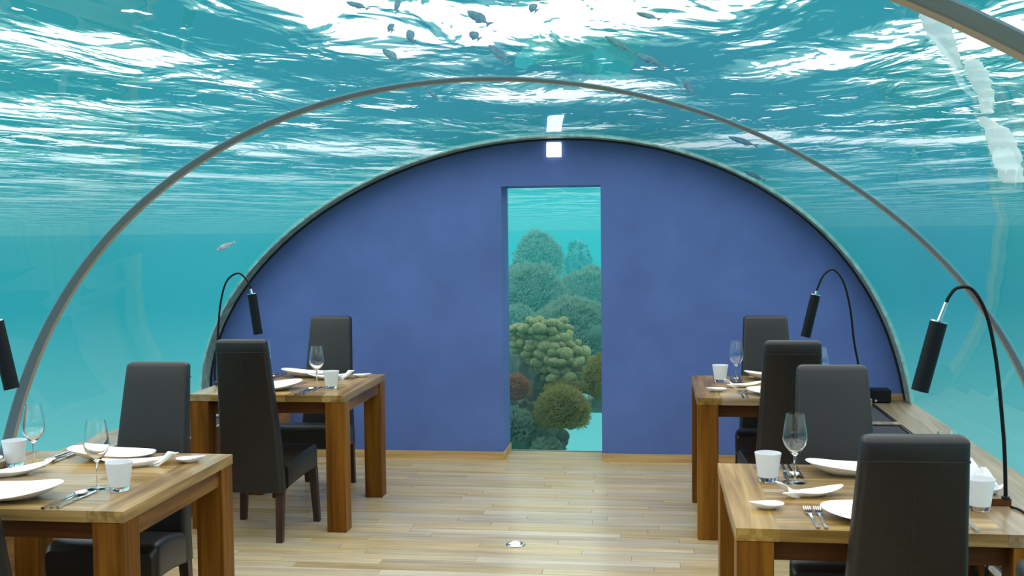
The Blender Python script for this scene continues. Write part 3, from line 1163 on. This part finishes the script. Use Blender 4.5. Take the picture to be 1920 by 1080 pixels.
reflection_slab([(1.352, 1.44, 2.90), (1.385, 1.49, 2.80), (1.43, 1.56, 2.68), (1.50, 1.59, 2.57), (1.585, 1.615, 2.46)], 'pale slab standing in for a wavering reflection at upper right, highest of three', 1)
reflection_slab([(1.625, 1.70, 2.50), (1.65, 1.755, 2.42), (1.70, 1.775, 2.32), (1.725, 1.77, 2.22)], 'pale slab standing in for a wavering reflection at upper right, middle of three', 2)
reflection_slab([(1.705, 1.735, 2.20), (1.74, 1.86, 2.13), (1.765, 1.905, 2.03), (1.80, 1.925, 1.93), (1.83, 1.93, 1.855)], 'pale slab standing in for a wavering reflection at upper right, lowest of three', 3)


# ------------------------------------------------------------------ reef behind the window
def coral_mat(name, c0, c1, scale=30, bump=.5):
    m, t, o = mat(name)
    v, _ = pos(t)
    n = noise_tex(t, v, scale, 5, .65)
    c = ramp(t, n, [(.3, c0), (.7, c1)])
    p = principled(t, o, rough=.85, spec=.15)
    t.links.new(c, p.inputs['Base Color'])
    b = N(t, 'ShaderNodeBump')
    b.inputs['Strength'].default_value = bump
    b.inputs['Distance'].default_value = .01
    t.links.new(n, b.inputs['Height'])
    t.links.new(b.outputs[0], p.inputs['Normal'])
    return m


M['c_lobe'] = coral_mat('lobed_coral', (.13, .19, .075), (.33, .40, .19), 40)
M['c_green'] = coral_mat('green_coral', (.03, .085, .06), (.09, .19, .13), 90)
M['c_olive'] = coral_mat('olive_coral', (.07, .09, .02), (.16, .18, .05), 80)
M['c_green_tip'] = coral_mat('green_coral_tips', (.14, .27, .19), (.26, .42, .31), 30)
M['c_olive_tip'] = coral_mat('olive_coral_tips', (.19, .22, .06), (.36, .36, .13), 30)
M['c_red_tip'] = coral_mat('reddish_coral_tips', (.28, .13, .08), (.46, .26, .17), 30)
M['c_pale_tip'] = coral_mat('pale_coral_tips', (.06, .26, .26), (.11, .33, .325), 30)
M['c_red'] = coral_mat('reddish_coral', (.18, .07, .04), (.40, .20, .13), 50)
M['c_rock'] = coral_mat('reef_rock', (.03, .06, .05), (.14, .19, .15), 14, 1.0)
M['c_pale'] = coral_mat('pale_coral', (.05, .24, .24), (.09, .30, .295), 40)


def blob(rx, ry, rz, seed, rough=.18, fr=2.2, sub=4, squash=True):
    import bmesh
    bm = bmesh.new()
    bmesh.ops.create_icosphere(bm, subdivisions=sub, radius=1)
    for v_ in bm.verts:
        p = v_.co.copy()
        k = 1 + rough * noise.noise(p * fr + Vector((seed, 3 * seed, 0))) + rough * .5 * noise.noise(p * fr * 3 + Vector((seed, 0, 7)))
        v_.co = Vector((p.x * rx * k, p.y * ry * k, p.z * rz * k))
    me = bpy.data.meshes.new('blob')
    bm.to_mesh(me)
    bm.free()
    me.polygons.foreach_set('use_smooth', [True] * len(me.polygons))
    return me


def twigs(rx, ry, rz, seed, n, ln, r, up=.5):
    rg = random.Random(seed)
    b = MB()
    for _ in range(n):
        d = Vector((rg.gauss(0, 1), rg.gauss(0, 1), rg.gauss(.25, .9))).normalized()
        if d.z < -.5 or d.y > .6:
            continue
        p = Vector((d.x * rx, d.y * ry, d.z * rz)) * (.90 + .16 * noise.noise(d * 2.6 + Vector((seed, 1, 2))))
        q = (d + Vector((rg.uniform(-.6, .6), rg.uniform(-.6, .6), rg.uniform(-.2, up)))).normalized()
        L_ = ln * rg.uniform(.5, 1.3)
        a = q.orthogonal().normalized()
        c = q.cross(a)
        e1 = p + q * L_
        for s_ in (1,):
            base = [p + (a * math.cos(h) + c * math.sin(h)) * r for h in (0, 2.1, 4.2)]
            tip = [e1 + (a * math.cos(h) + c * math.sin(h)) * r * .6 for h in (0, 2.1, 4.2)]
            b.loft([base, tip])
        for s_ in (-1, 1):
            m1 = p + q * L_ * .5
            q2 = (q + a * s_ * .9 + c * rg.uniform(-.6, .6)).normalized()
            e2 = m1 + q2 * L_ * .45
            a2 = q2.orthogonal().normalized()
            c2 = q2.cross(a2)
            b.loft([[m1 + (a2 * math.cos(h) + c2 * math.sin(h)) * r * .8 for h in (0, 2.1, 4.2)],
                    [e2 + (a2 * math.cos(h) + c2 * math.sin(h)) * r * .5 for h in (0, 2.1, 4.2)]])
    return b


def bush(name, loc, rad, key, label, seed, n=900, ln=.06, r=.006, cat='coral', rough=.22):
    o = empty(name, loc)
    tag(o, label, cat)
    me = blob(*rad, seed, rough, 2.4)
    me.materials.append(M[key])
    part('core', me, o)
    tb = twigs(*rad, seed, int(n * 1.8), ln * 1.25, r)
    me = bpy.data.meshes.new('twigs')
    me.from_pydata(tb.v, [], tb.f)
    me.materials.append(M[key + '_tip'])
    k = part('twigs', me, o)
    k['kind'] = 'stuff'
    return o


def massif(name, loc, rad, key, label, seed, rough=.3, fr=2.0, cat='rock'):
    o = empty(name, loc)
    tag(o, label, cat)
    me = blob(*rad, seed, rough, fr, 5)
    me.materials.append(M[key])
    part('rock_face', me, o)
    return o


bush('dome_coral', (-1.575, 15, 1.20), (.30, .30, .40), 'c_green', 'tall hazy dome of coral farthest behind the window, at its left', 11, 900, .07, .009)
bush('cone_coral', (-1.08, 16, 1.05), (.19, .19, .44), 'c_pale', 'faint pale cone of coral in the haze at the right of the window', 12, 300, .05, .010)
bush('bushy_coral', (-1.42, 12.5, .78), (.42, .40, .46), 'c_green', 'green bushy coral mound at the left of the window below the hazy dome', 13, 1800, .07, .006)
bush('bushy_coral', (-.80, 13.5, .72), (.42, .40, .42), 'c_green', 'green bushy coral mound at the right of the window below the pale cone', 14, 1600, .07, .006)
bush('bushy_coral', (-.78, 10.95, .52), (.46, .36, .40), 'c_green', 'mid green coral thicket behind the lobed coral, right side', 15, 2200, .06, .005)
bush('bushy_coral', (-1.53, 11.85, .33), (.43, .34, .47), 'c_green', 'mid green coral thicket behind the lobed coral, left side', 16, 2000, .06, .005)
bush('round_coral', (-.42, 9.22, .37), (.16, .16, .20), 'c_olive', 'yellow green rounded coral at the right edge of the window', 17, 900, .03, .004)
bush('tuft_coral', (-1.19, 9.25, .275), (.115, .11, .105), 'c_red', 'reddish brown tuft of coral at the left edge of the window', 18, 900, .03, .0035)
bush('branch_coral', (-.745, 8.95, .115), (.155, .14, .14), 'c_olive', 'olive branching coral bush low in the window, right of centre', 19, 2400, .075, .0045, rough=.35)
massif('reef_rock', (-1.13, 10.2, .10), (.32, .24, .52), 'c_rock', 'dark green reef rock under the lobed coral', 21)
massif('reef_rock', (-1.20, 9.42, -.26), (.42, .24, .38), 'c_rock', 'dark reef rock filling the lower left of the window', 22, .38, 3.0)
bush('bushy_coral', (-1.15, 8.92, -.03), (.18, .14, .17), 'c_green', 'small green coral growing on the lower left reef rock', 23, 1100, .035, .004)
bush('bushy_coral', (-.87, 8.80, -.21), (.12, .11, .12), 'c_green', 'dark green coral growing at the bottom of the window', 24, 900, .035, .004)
# long ledge with a horizontal edge, tucked behind the branching coral
lg = empty('rock_ledge', (-.60, 10.2, -.08))
tag(lg, 'flat dark rock shelf at the right of the window above open water', 'rock')
rg = random.Random(4)
R = []
for k in range(13):
    x = .0 + .78 * k / 12
    R.append([(x, -.22 + rg.uniform(-.03, .03), .07 + rg.uniform(-.01, .01)), (x, -.26 + rg.uniform(-.03, .03), .16 + rg.uniform(-.01, .01)), (x, -.2, .21 + rg.uniform(-.015, .015)), (x, .3, .2), (x, .3, -.02), (x, -.05, 0)])
part('shelf', MB().loft(R).mesh('shelf', M['c_rock'], 60), lg)

# the lobed coral: many separate knobs on a trunk
hc = empty('lobed_coral', (-.93, 9.55, .15))
tag(hc, 'large knobbly lobed coral in the middle of the window', 'coral')
me = blob(.26, .18, .36, 31, .2)
me.materials.append(M['c_rock'])
part('trunk', me, hc, loc=(-.02, .08, .18))
lob = blob(1, 1, 1, 5, .10, 1.6, 3)
lob.materials.append(M['c_lobe'])
rg = random.Random(9)
rows = [(.685, -.16, .13, 7), (.63, -.30, .17, 9), (.56, -.33, .20, 9), (.49, -.31, .27, 9), (.42, -.26, .31, 9), (.345, -.14, .33, 8), (.27, -.10, .34, 7), (.20, -.06, .30, 5)]
for z, xa, xb, n in rows:
    for k in range(n):
        x = xa + (xb - xa) * (k + .5 * (rg.random())) / (n - 1)
        w = (x - (xa + xb) / 2) / ((xb - xa) / 2)
        y = -.20 * math.sqrt(max(0, 1 - min(1, w * w * .9))) + rg.uniform(-.03, .05)
        s = rg.uniform(.030, .050)
        part('lobe', lob, hc, loc=(x, y, z + rg.uniform(-.02, .02)), rot=(rg.uniform(-.5, .3), rg.uniform(-.6, .6), rg.uniform(-.6, .6)), scale=(s * rg.uniform(1.0, 1.9), s, s * rg.uniform(.85, 1.3)))

bush('plate_coral', (-.73, 9.30, .265), (.20, .12, .055), 'c_olive', 'flat olive plate coral jutting out under the right side of the lobed coral', 41, 900, .022, .003)
